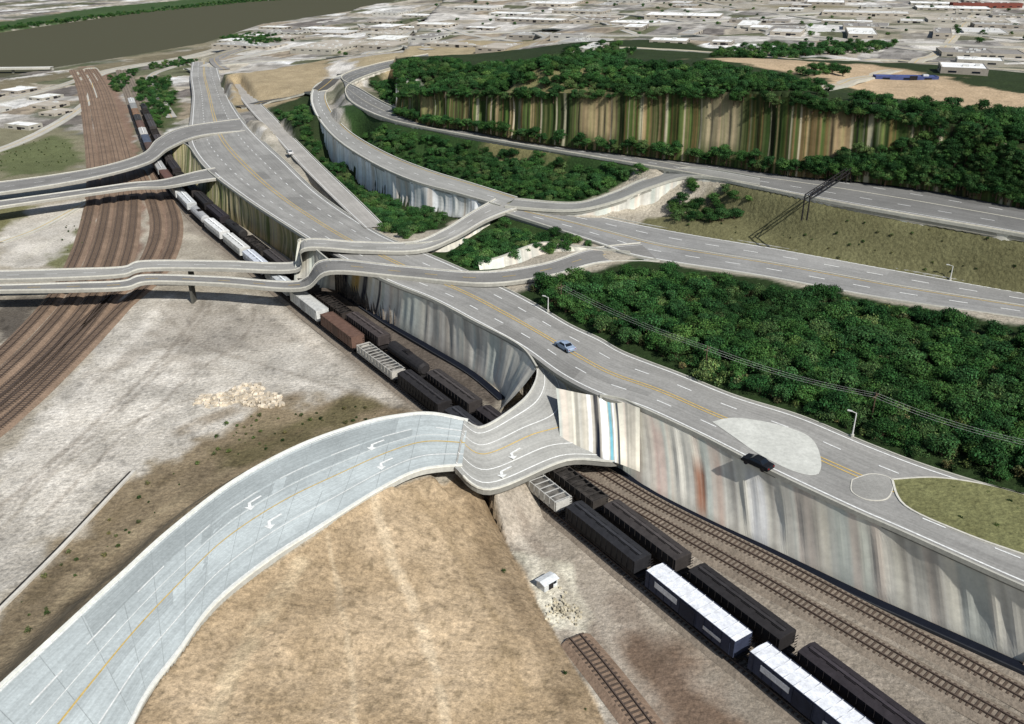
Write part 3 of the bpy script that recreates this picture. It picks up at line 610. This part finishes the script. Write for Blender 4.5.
# ------------------------------------------------------------------ freight cars
def freight(kind,col,name,side=None):
    mb=MB();L=16.5 if kind!='tank' else 15;W=3.0;c=lin(col);sc_=c if side is None else lin(side)
    mb.box((0,0,1.15),(L,2.4,.35),M_dark)
    if kind=='box':
        mb.box((0,0,2.6),(L-.6,W,2.5),M_body,0,sc_)
        l=(L-.6)/2;mb.add([(-l,-W/2,3.85),(l,-W/2,3.85),(l,0,4.0),(-l,0,4.0),(-l,W/2,3.85),(l,W/2,3.85)],[(0,1,2,3),(3,2,5,4),(0,3,4),(1,5,2)],M_body,c)
        for i in range(11):
            x=-l+.7+i*(2*l-1.4)/10
            for s in(-1,1): 
                mb.box((x,s*W/4,3.945),(.07,W/2,.06),M_body,0,c*.8)
                mb.box((x,s*(W/2+.03),2.6),(.1,.08,2.4),M_body,0,sc_*.8)
        for s in(-1,1):
            mb.box((0,s*(W/2+.05),2.5),(2.6,.08,2.3),M_body,0,sc_*.6);mb.box((0,s*(W/2+.01),3.88),(L-.6,.12,.1),M_body,0,sc_*.8)
            if side is not None: mb.box((-l*.5,s*(W/2+.06),2.9),(4.2,.05,.9),M_body,0,c*.9);mb.box((l*.55,s*(W/2+.06),2.4),(3.,.05,.5),M_body,0,c*.7)
    if kind=='hopper':
        l=(L-1)/2;mb.box((0,0,2.75),(L-1,W,2.0),M_body,0,c)
        mb.box((0,0,1.6),(L-3.5,W*.8,.7),M_body,0,c*.7)
        mb.add([(-l,-W/2,3.75),(l,-W/2,3.75),(l,-.6,3.98),(-l,-.6,3.98),(-l,.6,3.98),(l,.6,3.98),(l,W/2,3.75),(-l,W/2,3.75)],[(0,1,2,3),(3,2,5,4),(4,5,6,7),(0,3,4,7),(1,6,5,2)],M_body,c*1.3)
        mb.box((0,0,4.1),(L-2,.45,.08),M_body,0,c*2.)
        for i in range(6):mb.box((-l+1.5+i*(2*l-3)/5,0,4.0),(1.5,.9,.12),M_body,0,c*.6)
        for i in range(14):
            for s in(-1,1):mb.box((-l+.4+i*(2*l-.8)/13,s*(W/2+.04),2.75),(.1,.1,1.9),M_body,0,c*.75)
    if kind=='gondola':
        l=(L-.8)/2
        for s in(-1,1): mb.box((0,s*(W/2-.07),2.2),(L-.8,.14,1.7),M_body,0,c)
        for s in(-1,1): mb.box((s*(l-.07),0,2.2),(.14,W-.3,1.7),M_body,0,c)
        n=20;xs=np.linspace(-l+.15,l-.15,n);ys=np.linspace(-W/2+.15,W/2-.15,5);V=[];C2=[]
        for x in xs:
            for y in ys: V.append((x,y,2.1+random.uniform(0,.7)));k=random.uniform(.2,1.0);C2.append((lin((150,146,138)) if max(col)>100 else lin((70,66,62)))*k)
        mb.add(V,[(i*5+j,(i+1)*5+j,(i+1)*5+j+1,i*5+j+1) for i in range(n-1) for j in range(4)],M_body,C2)
        for i in range(12):
            for s in(-1,1):mb.box((-l+.4+i*(2*l-.8)/11,s*(W/2+.04),2.2),(.14,.12,1.7),M_body,0,c*.7)
            mb.box((-l+.4+i*(2*l-.8)/11,0,3.0),(.2,W-.3,.08),M_body,0,c*.9)
    if kind=='tank':
        mb.cyl((-L/2+1,0,2.6),(L/2-1,0,2.6),1.35,1.35,M_body,16,c);mb.cyl((-L/2+.5,0,2.6),(-L/2+1,0,2.6),.9,1.35,M_body,16,c);mb.cyl((L/2-1,0,2.6),(L/2-.5,0,2.6),1.35,.9,M_body,16,c)
        mb.cyl((0,0,3.9),(0,0,4.3),.5,.5,M_dark,10);mb.box((0,0,3.98),(2.4,1.2,.08),M_dark);mb.box((0,0,1.4),(L-1.5,1.6,.4),M_dark)
    for s in(-1,1):
        mb.box((s*(L/2-2.2),0,.75),(2.6,2.1,.35),M_dark)
        for t in(-.85,.85):
            for y in(-.78,.78): mb.cyl((s*(L/2-2.2)+t,y-.07,.62),(s*(L/2-2.2)+t,y+.07,.62),.42,.42,M_dark,12)
        mb.box((s*(L/2+.35),0,1.1),(.8,.3,.3),M_dark)
    for s,y in((-1,-1.3),(1,1.3)):
        for i in range(5): mb.box((s*(L/2-.15),y,1.4+i*.45),(.08,.5,.06),M_dark)
    o=mb.make(name);me=o.data;bpy.data.objects.remove(o);return me
FM={}
def place(kind,col,C,s,name,side=None):
    k=(kind,col,side)
    if k not in FM: FM[k]=freight(kind,col,name,side)
    L=np.concatenate([[0],np.cumsum(np.linalg.norm(np.diff(C,axis=0),axis=1))])
    p=np.array([np.interp(s,L,C[:,j]) for j in range(3)]);q=np.array([np.interp(s+1,L,C[:,j]) for j in range(3)])
    o=bpy.data.objects.new(name,FM[k]);o.location=(p[0],p[1],.56);o.rotation_euler=(0,0,math.atan2(q[1]-p[1],q[0]-p[0]));bpy.context.collection.objects.link(o)
def sofy(C,y):
    L=np.concatenate([[0],np.cumsum(np.linalg.norm(np.diff(C,axis=0),axis=1))]);return np.interp(-y,-C[:,1],L)
nm={'box':'boxcar','hopper':'hopper_car','gondola':'gondola_car','tank':'tank_car'}
s_end=sofy(LA0,P(804,692,4)[1])
WB=(240,242,244)
seq=[('box',WB),('box',WB),('hopper',(44,44,46)),('gondola',(200,198,190)),('hopper',(50,50,52)),('hopper',(46,44,44)),('gondola',(190,186,176)),('box',(112,88,76)),('box',(206,206,200)),('hopper',(176,180,180)),('hopper',(186,190,196)),('hopper',(196,196,190)),('hopper',(210,210,206)),('tank',(180,180,178)),('hopper',(190,192,190)),('box',(206,206,202)),('box',(112,84,74)),('hopper',(160,160,156)),('box',(186,186,184)),('box',(98,82,74)),('box',(90,98,112)),('hopper',(176,174,168)),('box',(110,88,78)),('hopper',(60,58,56)),('box',(140,112,90)),('box',(150,150,146)),('hopper',(180,180,176))]
s=s_end
place('hopper',(44,44,46),LA0,s_end+18.2,'hopper_car')
for k,c in seq:
    if s<8:break
    place(k,c,LA0,s,nm[k],(58,64,82) if c==WB else None);s-=18.0
s=sofy(LBb,P(850,690,4)[1])
seq2=[('hopper',(50,46,48)),('hopper',(44,42,42)),('hopper',(60,56,54)),('gondola',(66,62,58)),('hopper',(52,48,48)),('hopper',(62,58,56)),('tank',(52,50,50)),('hopper',(68,62,60)),('gondola',(60,54,50)),('hopper',(70,66,64)),('hopper',(64,60,58)),('gondola',(58,54,50)),('tank',(54,52,50))]
place('hopper',(44,42,42),LBb,s+18.,'hopper_car')
for k,c in seq2*2:
    if s<60:break
    place(k,c,LBb,s,nm[k]);s-=18.
# ------------------------------------------------------------------ road vehicles
def car(u,v,z,ang,col):
    mb=MB();c=lin(col)
    prof=[(-2.25,.35),(-2.3,.75),(-2.1,.95),(-1.35,1.02),(-.75,1.45),(.45,1.47),(1.15,1.0),(2.1,.86),(2.28,.6),(2.2,.35)]
    n=len(prof);V=[(x,s*(.9 if zz<1.05 else .68),zz) for s in(-1,1) for x,zz in prof]
    fs=[tuple(range(n))[::-1],tuple(range(n,2*n))]+[(i,(i+1)%n,n+(i+1)%n,n+i) for i in range(n)]
    mb.add(V,fs,M_body,c)
    def g(p): mb.add(p,[(0,1,2,3)],M_glass)
    g([(.54,-.62,1.45),(1.14,-.72,1.04),(1.14,.72,1.04),(.54,.62,1.45)]);g([(-1.32,-.72,1.06),(-.82,-.62,1.44),(-.82,.62,1.44),(-1.32,.72,1.06)])
    for s in(-1,1): g([(-1.1,s*.88,1.08),(.95,s*.88,1.08),(.4,s*.71,1.42),(-.72,s*.71,1.42)])
    for x in(-1.4,1.4):
        for s in(-1,1): mb.cyl((x,s*.7,.33),(x,s*.93,.33),.33,.33,M_dark,12)
    for s in(-1,1): mb.box((2.25,s*.62,.68),(.08,.35,.14),M_metal);mb.box((-2.28,s*.65,.75),(.06,.3,.12),M_body,0,lin((150,20,16)))
    o=mb.make('car');p=P(u,v,z);o.location=(p[0],p[1],z+.03);o.rotation_euler=(0,0,ang);return o
def mang(key,u,v,z):
    A,B=ROADS[key];C=(A+B)/2;p=P(u,v,z);i=np.argmin(((C-p)**2).sum(1));i=min(max(i,1),len(C)-2);d=C[i+1]-C[i-1];return math.atan2(d[1],d[0])
for u,v,z,k,c in [(757,466,11,'MAIN',(30,32,36)),(565,349,11,'MAIN',(150,166,186)),(290,154,8.6,'MAIN',(210,210,206))]:
    car(u,v,z,mang(k,u,v,z),c)
# ------------------------------------------------------------------ lamps, gantry, wires
def lamp(u,v,z,h=5,a=2.6):
    p=P(u,v,z);mb=MB();mb.cyl((0,0,0),(0,0,.5),.28,.28,M_conc,8,CONC);mb.cyl((0,0,.5),(0,0,h),.13,.08,M_metal,8)
    d=(math.cos(a),math.sin(a));mb.cyl((0,0,h-.05),(d[0]*.8,d[1]*.8,h+.15),.06,.05,M_metal,6);mb.box((d[0]*1.,d[1]*1.,h+.14),(.7,.28,.14),M_metal,a)
    o=mb.make('street_lamp');o.location=(p[0],p[1],z);return o
for q in [(852,437,11,4.2),(548,312,11,3.2),(950,280,13,3.2)]: lamp(*q)
mb=MB();a=P(805,214,23.5);b=P(848,183,24)
for p in(a,b):
    for d in(-.6,.6): mb.cyl((p[0]+d,p[1],22),(p[0]+d,p[1],28),.2,.15,M_dark,6)
for dz in(26.9,28):
    for d in(-.6,.6): mb.cyl((a[0]+d,a[1],dz),(b[0]+d,b[1],dz),.12,.12,M_dark,6)
n=9
for i in range(n):
    p=a+(b-a)*i/n;q=a+(b-a)*(i+1)/n
    mb.cyl((p[0]-.6,p[1],26.9 if i%2 else 28),(q[0]-.6,q[1],28 if i%2 else 26.9),.08,.08,M_dark,5);mb.cyl((p[0]+.6,p[1],28 if i%2 else 26.9),(q[0]+.6,q[1],26.9 if i%2 else 28),.08,.08,M_dark,5)
mb.make('sign_gantry')
pl=[P(556,312,11.3),P(700,378,11.3),P(866,428,11.3),P(1030,482,11.3),P(1180,530,11.3)]
mb=MB()
for i,p in enumerate(pl):
    mb.cyl((p[0]+1,p[1]+1,10),(p[0]+1,p[1]+1,17),.13,.09,M_bark,7);mb.box((p[0]+1,p[1]+1,16.4),(2.2,.12,.12),M_bark,.8)
for i in range(len(pl)-1):
    for d in(-.7,.1,.9):
        pr=None
        for j in range(11):
            t=j/10;q=pl[i]*(1-t)+pl[i+1]*t+np.array([1+d*.7,1+d*.7,0]);q[2]=16.5-1.6*4*t*(1-t)*.5
            if pr is not None: mb.cyl(pr,q,.013,.013,M_metal,4)
            pr=q
mb.make('utility_line')
def rubble(name,cen,n,rx,ry,col,s0=.25,s1=.7):
    c=G([cen])[0];mb=MB()
    for i in range(n):
        r=random.random()**.8;t=random.uniform(0,6.28);rad=r*(1+.35*math.sin(3*t+cen[0])+.2*math.sin(5*t));x=c[0]+rx*rad*math.cos(t);y=c[1]+ry*rad*math.sin(t);s=random.uniform(s0,s1)
        v=np.array([[a*s*random.uniform(.6,1.2)/2,b*s*random.uniform(.6,1.2)/2,cc*s*random.uniform(.5,1)/2] for cc in(-1,1) for a,b in((-1,-1),(1,-1),(1,1),(-1,1))])+[x,y,c[2]+s*.3+random.uniform(0,.5)*(1-r)]
        mb.add(v,[(3,2,1,0),(4,5,6,7),(0,1,5,4),(1,2,6,5),(2,3,7,6),(3,0,4,7)],M_conc,lin(col)*random.uniform(.5,1.05))
    mb.make(name)
rubble('rubble_pile',(242,398),480,8,4,(230,216,192),.25,.75);rubble('rubble_pile',(562,610),120,2.4,3,(206,196,170),.12,.35)
def shed(u,v,w,d,h,col,rot,name='shed'):
    p=G([(u,v)])[0];mb=MB();c=lin(col)
    mb.box((0,0,h/2),(w,d,h),M_body,0,c*.85);l=w/2+.2;y=d/2+.2
    mb.add([(-l,-y,h),(l,-y,h),(l,0,h+.25),(-l,0,h+.25),(-l,y,h),(l,y,h)],[(0,1,2,3),(3,2,5,4),(0,3,4),(1,5,2)],M_body,c)
    mb.box((0,-d/2-.03,.6),(.8,.06,1.1),M_dark);mb.box((w*.3,-d/2-.03,.8),(.5,.06,.4),M_glass)
    o=mb.make(name);o.location=tuple(p);o.rotation_euler=(0,0,rot)
shed(547,586,2.4,1.6,1.2,(225,228,226),.7)
# ------------------------------------------------------------------ buildings
def building(u,v,w,d,h,col,rot,roof=(214,212,204),name='warehouse',p=None):
    if p is None: p=G([(u,v)])[0]
    mb=MB();c=lin(col);r=lin(roof)
    mb.box((0,0,h/2-1),(w,d,h+2),M_conc,0,c)
    mb.box((0,0,h+.03),(w-.8,d-.8,.05),M_conc,0,r)
    for s in(-1,1): mb.box((0,s*(d/2-.2),h+.12),(w+.1,.42,.24),M_conc,0,c*1.05);mb.box((s*(w/2-.2),0,h+.12),(.42,d-.9,.24),M_conc,0,c*1.05)
    zc=min(1.5,h*.55);k=max(2,int(w/6))
    for i in range(k):
        x=-w/2+w*(i+.5)/k
        for s in(-1,1): mb.box((x,s*(d/2+.02),zc),(w/k*.35,.08,.6),M_glass)
    k=max(2,int(d/6))
    for i in range(k):
        for s in(-1,1): mb.box((s*(w/2+.02),-d/2+d*(i+.5)/k,zc),(.08,d/k*.35,.6),M_glass)
    mb.box((w*.1,-d/2-.05,.8),(2.4,.1,1.6),M_dark)
    for i in range(max(1,int(w*d/90))): mb.box((random.uniform(-.4,.4)*w,random.uniform(-.4,.4)*d,h+.3),(random.uniform(1,2.5),random.uniform(1,2),.6),M_metal)
    mb.box((random.uniform(-.2,.2)*w,0,h+.075),(w*.02+.3,d-.9,.04),M_conc,0,r*.7)
    o=mb.make(name);o.location=(p[0],p[1],p[2]);o.rotation_euler=(0,0,rot);return o
building(985,8,56,10,4,(120,70,60),-.12,(100,84,78),'brick_building');building(905,80,20,4,1.2,(70,80,120),-.1,(84,96,144),'blue_roofed_building')
bl=[]
R=random.Random(11)
zones=[((215,28),(600,50),60),((380,8),(600,30),26),((600,0),(1024,38),66),((-20,90),(62,138),16),((620,38),(780,50),6),((920,50),(1024,78),8),((500,-2),(1010,8),24)]
cand=[]
for (a,b),(c,d),n in zones:
    for i in range(n): cand.append((R.uniform(a,c),R.uniform(b,d)))
Q=G(cand);rvd=sdf(river,Q[:,0],Q[:,1]);rdd=np.full(len(Q),1e9)
for A,B in ROADS.values(): 
    C=(A+B)/2
    for c in C[::2]: rdd=np.minimum(rdd,np.hypot(Q[:,0]-c[0],Q[:,1]-c[1]))
for i,q in enumerate(Q):
    sc=q[1]/400
    if rvd[i]>-30 or rdd[i]<20: continue
    west=cand[i][0]<100
    w=R.uniform(9,18 if west else 36)*min(sc,1.8);d=R.uniform(6,11 if west else 20)*min(sc,1.8)
    if any(math.hypot(q[0]-t[0],q[1]-t[1])<(t[2]+w)*.55 for t in bl): continue
    bl.append((q[0],q[1],w))
    wc=R.choice([(166,162,150),(160,153,140),(150,143,132),(180,178,170),(172,164,150)])
    rc=R.choice([(240,240,236),(232,232,226),(206,204,198),(166,164,158),(140,136,130),(236,236,232),(180,172,158)])
    building(0,0,w,d,R.uniform(1.4,2.6),wc,-.35+R.choice([0,1.57])+R.uniform(-.06,.06),rc,'warehouse',q-[0,0,.3])
# ------------------------------------------------------------------ trees
def tree_mesh(seed,hgt=7.5,rad=3.6,nl=2600,leaf=.4,base=(70,98,44)):
    r=np.random.default_rng(seed);mb=MB()
    mb.cyl((0,0,-1),(0,0,hgt*.5),.26,.15,M_bark,7)
    lobes=[]
    for i in range(12):
        t=r.uniform(0,6.28);rr_=r.uniform(.15,.82)*rad;z=hgt*r.uniform(.34,.82)-rr_*.22
        c=np.array([rr_*math.cos(t),rr_*math.sin(t),z]);s=r.uniform(.24,.46)*rad;lobes.append((c,s,r.uniform(.6,1.35)))
        mb.cyl((0,0,hgt*r.uniform(.2,.45)),tuple(c),.1,.03,M_bark,4)
    lobes.append((np.array([0,0,hgt*.7]),rad*.5,1.1))
    V=[];Cc=[];b=lin(base)
    for i in range(nl):
        c,s,k=lobes[r.integers(len(lobes))]
        d=r.normal(size=3);d/=np.linalg.norm(d)
        if d[2]<-.4: d[2]*=-1
        p=c+d*s*r.uniform(.55,1.22)*np.array([1,1,.75])
        n=d+r.normal(size=3)*.55;n/=np.linalg.norm(n);u=np.cross(n,r.normal(size=3));u/=np.linalg.norm(u);w=np.cross(n,u);l=leaf*r.uniform(.55,1.3)
        V+= [p-u*l*.5,p+w*l*.35,p+u*l*.6,p-w*l*.35]
        cc=b*k*r.uniform(.5,1.45)*np.array([r.uniform(.8,1.2),1,r.uniform(.8,1.15)]);Cc+=[cc]*4
    mb.add(V,[(4*i,4*i+1,4*i+2,4*i+3) for i in range(nl)],M_leaf,Cc)
    return mb
def put(name,pts,z,kinds,smin,smax,sink,r):
    n=len(pts);which=r.integers(0,len(kinds),n)
    for k,mbk in enumerate(kinds):
        V=[];Fs=[]
        for i in np.nonzero(which==k)[0]:
            s=r.uniform(smin,smax)*.5;t=r.uniform(0,6.28);c=np.array([pts[i,0],pts[i,1],z[i]-sink])
            b=len(V)
            for j in range(4): V.append(c+[s*math.cos(t+j*math.pi/2)*1.41421,s*math.sin(t+j*math.pi/2)*1.41421,0])
            Fs.append((b,b+1,b+2,b+3))
        if not V: continue
        me=bpy.data.meshes.new(name);me.from_pydata([tuple(v) for v in V],[],Fs)
        o=bpy.data.objects.new(name,me);bpy.context.collection.objects.link(o)
        o.instance_type='FACES';o.use_instance_faces_scale=True;o.instance_faces_scale=1.0;o.show_instancer_for_render=False;o.show_instancer_for_viewport=False
        c=bpy.data.objects.new('tree_crown',mbk);bpy.context.collection.objects.link(c);c.parent=o
    print(name,n)
def scatter(name,polys,spacing,kinds,smin,smax,sink=.2,keep=1.0,seed=1,excl=True,gap=1.6):
    r=np.random.default_rng(seed);pts=[]
    for poly in polys:
        Q=G(poly)[:,:2];x0,y0=Q.min(0);x1,y1=Q.max(0)
        gx,gy=np.meshgrid(np.arange(x0,x1,spacing),np.arange(y0,y1,spacing));gx=gx.ravel()+r.uniform(-.48,.48,gx.size)*spacing;gy=gy.ravel()+r.uniform(-.48,.48,gx.size)*spacing
        m=(sdf(Q,gx,gy)>0)&(r.uniform(size=gx.size)<keep);pts.append(np.column_stack([gx[m],gy[m]]))
    pts=np.concatenate(pts)
    if excl:
        ok=np.ones(len(pts),bool)
        for k in('MAIN','R1','R2','R3','R1B','DECKU','DECKL','SIDE','DECK3','DECK4'):
            A,B=ROADS[k]
            ring=np.concatenate([A[:,:2],B[::-1,:2]]);ok&=sdf(ring,pts[:,0],pts[:,1])<-gap
        pts=pts[ok]
    put(name,pts,height(pts[:,0],pts[:,1]),kinds,smin,smax,sink,r)
def tm(*a,**k):
    o=tree_mesh(*a,**k).make('tree');me=o.data;bpy.data.objects.remove(o);return me
T=[tm(i,hgt=h,rad=rd,base=b) for i,(h,rd,b) in enumerate([(7.0,3.7,(62,94,48)),(7.6,3.9,(52,84,44)),(6.4,3.6,(72,102,54)),(6.8,4.0,(46,78,42)),(7.6,3.7,(58,90,52)),(6.2,3.5,(86,108,66))])]
SH=[tm(50+i,hgt=1.8,rad=1.2,nl=260,leaf=.3,base=b) for i,b in enumerate([(78,94,54),(98,98,66),(56,76,42)])]
T5=[(510,296),(560,282),(600,280),(645,273),(760,291),(900,315),(1024,337),(1160,360),(1330,395),(1330,572),(1160,524),(1024,490),(935,466),(870,440),(800,413),(700,380),(620,347),(565,321)]
scatter('woodland',[T5],2.8,T,.44,.82,sink=1.2,seed=2,gap=1.7)
scatter('woodland',[T5],2.4,SH,.7,1.3,sink=.2,seed=22,gap=.9,keep=.8)
scatter('woodland',[[(432,262),(450,256),(505,228),(560,238),(600,246),(545,253),(500,264),(470,272)],[(350,118),(375,122),(400,132),(560,156),(640,170),(600,196),(560,206),(470,195),(400,172),(360,148)]],2.5,T,.36,.62,sink=1.2,seed=3,gap=1.8)
scatter('woodland',[[(275,112),(306,108),(316,140),(346,172),(395,202),(445,216),(438,228),(410,240),(375,232),(345,192),(300,150)]],2.7,T,.33,.56,sink=1.,seed=9,gap=1.8)
scatter('woodland',[[(385,90),(400,108),(450,122),(600,145),(700,160),(840,173),(1024,204),(1160,228),(1330,262),(1330,250),(1160,218),(1024,196),(940,184),(820,168),(700,152),(600,140),(450,120)]],2.6,T,.34,.6,sink=.8,seed=4,gap=1.2)
scatter('woodland',[[(372,82),(420,62),(470,70),(560,62),(640,70),(780,82),(830,94),(830,107),(790,98),(660,91),(470,92),(400,98)],[(835,98),(940,112),(1024,118),(1160,130),(1330,150),(1330,235),(1160,188),(1024,148),(940,123),(850,107)]],3.0,T,.38,.74,sink=1.,seed=14)
# trees clinging to the bluff: along the foot, the lip and the eastern slope
r=np.random.default_rng(77);pp=[]
for i in range(len(cb)):
    u=512+F*cb[i][0]/(cb[i][1]*CT+(H-cb[i][2])*ST)
    for k in range(16):
        f=r.uniform(0,1);j=min(i+1,len(cb)-1);w=r.uniform()
        lim=0.12+np.clip((u-800)/170,0,1)*.95
        if f>lim*r.uniform(.5,1) and not (f>.9): continue
        b0=cb[i]*(1-w)+cb[j]*w;t0=ct[i]*(1-w)+ct[j]*w
        p=b0*(1-f)+t0*f+np.array([0,-.6 if f<.9 else r.uniform(-.8,1),0]);pp.append(p)
pp=np.array(pp);put('bluff_trees',pp[:,:2],pp[:,2],T,.25,.6,1.2,r)
scatter('distant_trees',[[(220,38),(262,34),(282,42),(250,48)],[(700,55),(760,48),(900,42),(880,52),(780,60)],[(780,72),(830,68),(850,76),(800,80)],[(560,50),(620,46),(640,54),(590,60)],[(0,28),(120,13),(250,-1),(330,-7),(330,-4),(250,3),(120,16),(0,31)],[(110,80),(138,70),(128,86),(114,95)],[(135,82),(168,78),(178,100),(158,132),(140,108)],[(150,64),(200,60),(190,66),(150,70)]],4.4,T,.36,.7,sink=1,seed=5,keep=.85)
scatter('distant_trees',[[(560,0),(1100,0),(1100,60),(600,40)],[(380,10),(560,5),(560,45),(240,50),(250,38)]],17,T,.3,.6,sink=1,seed=6,keep=.14)
scatter('shrubs',[[(640,222),(840,212),(1024,240),(1024,286),(760,244)],[(900,484),(980,490),(1080,520),(1080,560),(920,508)],[(230,420),(330,402),(400,412),(200,470),(20,640),(0,620),(100,520)]],2.0,SH,.12,.5,seed=7,keep=.45,sink=.1,excl=False)
scatter('shrubs',[[(470,480),(505,560),(580,690),(600,724),(575,724),(470,520)],[(60,225),(92,205),(90,240),(60,262)],[(0,150),(60,136),(80,160),(0,176)],[(180,140),(230,160),(200,168)]],2.6,SH,.12,.4,seed=8,keep=.3,sink=.05,excl=False)
# ------------------------------------------------------------------ light, sky, camera
sx,sy=.56,-.828;el=math.radians(43)
d=Vector((sx*math.cos(el),sy*math.cos(el),math.sin(el))).normalized()
L=bpy.data.lights.new('sun','SUN');L.energy=5.0;L.angle=math.radians(.5);L.color=(1,.975,.94)
lo=bpy.data.objects.new('sun',L);lo.rotation_euler=d.to_track_quat('Z','Y').to_euler();bpy.context.collection.objects.link(lo)
w=bpy.data.worlds.new('World');bpy.context.scene.world=w;w.use_nodes=True;nt=w.node_tree
sky=nt.nodes.new('ShaderNodeTexSky');sky.sky_type='NISHITA';sky.sun_disc=False;sky.sun_elevation=el;sky.sun_rotation=math.atan2(sx,sy)
nt.links.new(sky.outputs[0],nt.nodes['Background'].inputs[0]);nt.nodes['Background'].inputs[1].default_value=.085
cam=bpy.data.cameras.new('camera');cam.sensor_width=36;cam.lens=36*F/1024;cam.clip_end=20000;cam.clip_start=.5
co=bpy.data.objects.new('camera',cam);co.location=(0,0,H);co.rotation_euler=(math.pi/2-TH,0,0);bpy.context.collection.objects.link(co)
sc=bpy.context.scene;sc.camera=co;sc.view_settings.view_transform='Standard';sc.view_settings.look='None';sc.view_settings.exposure=0
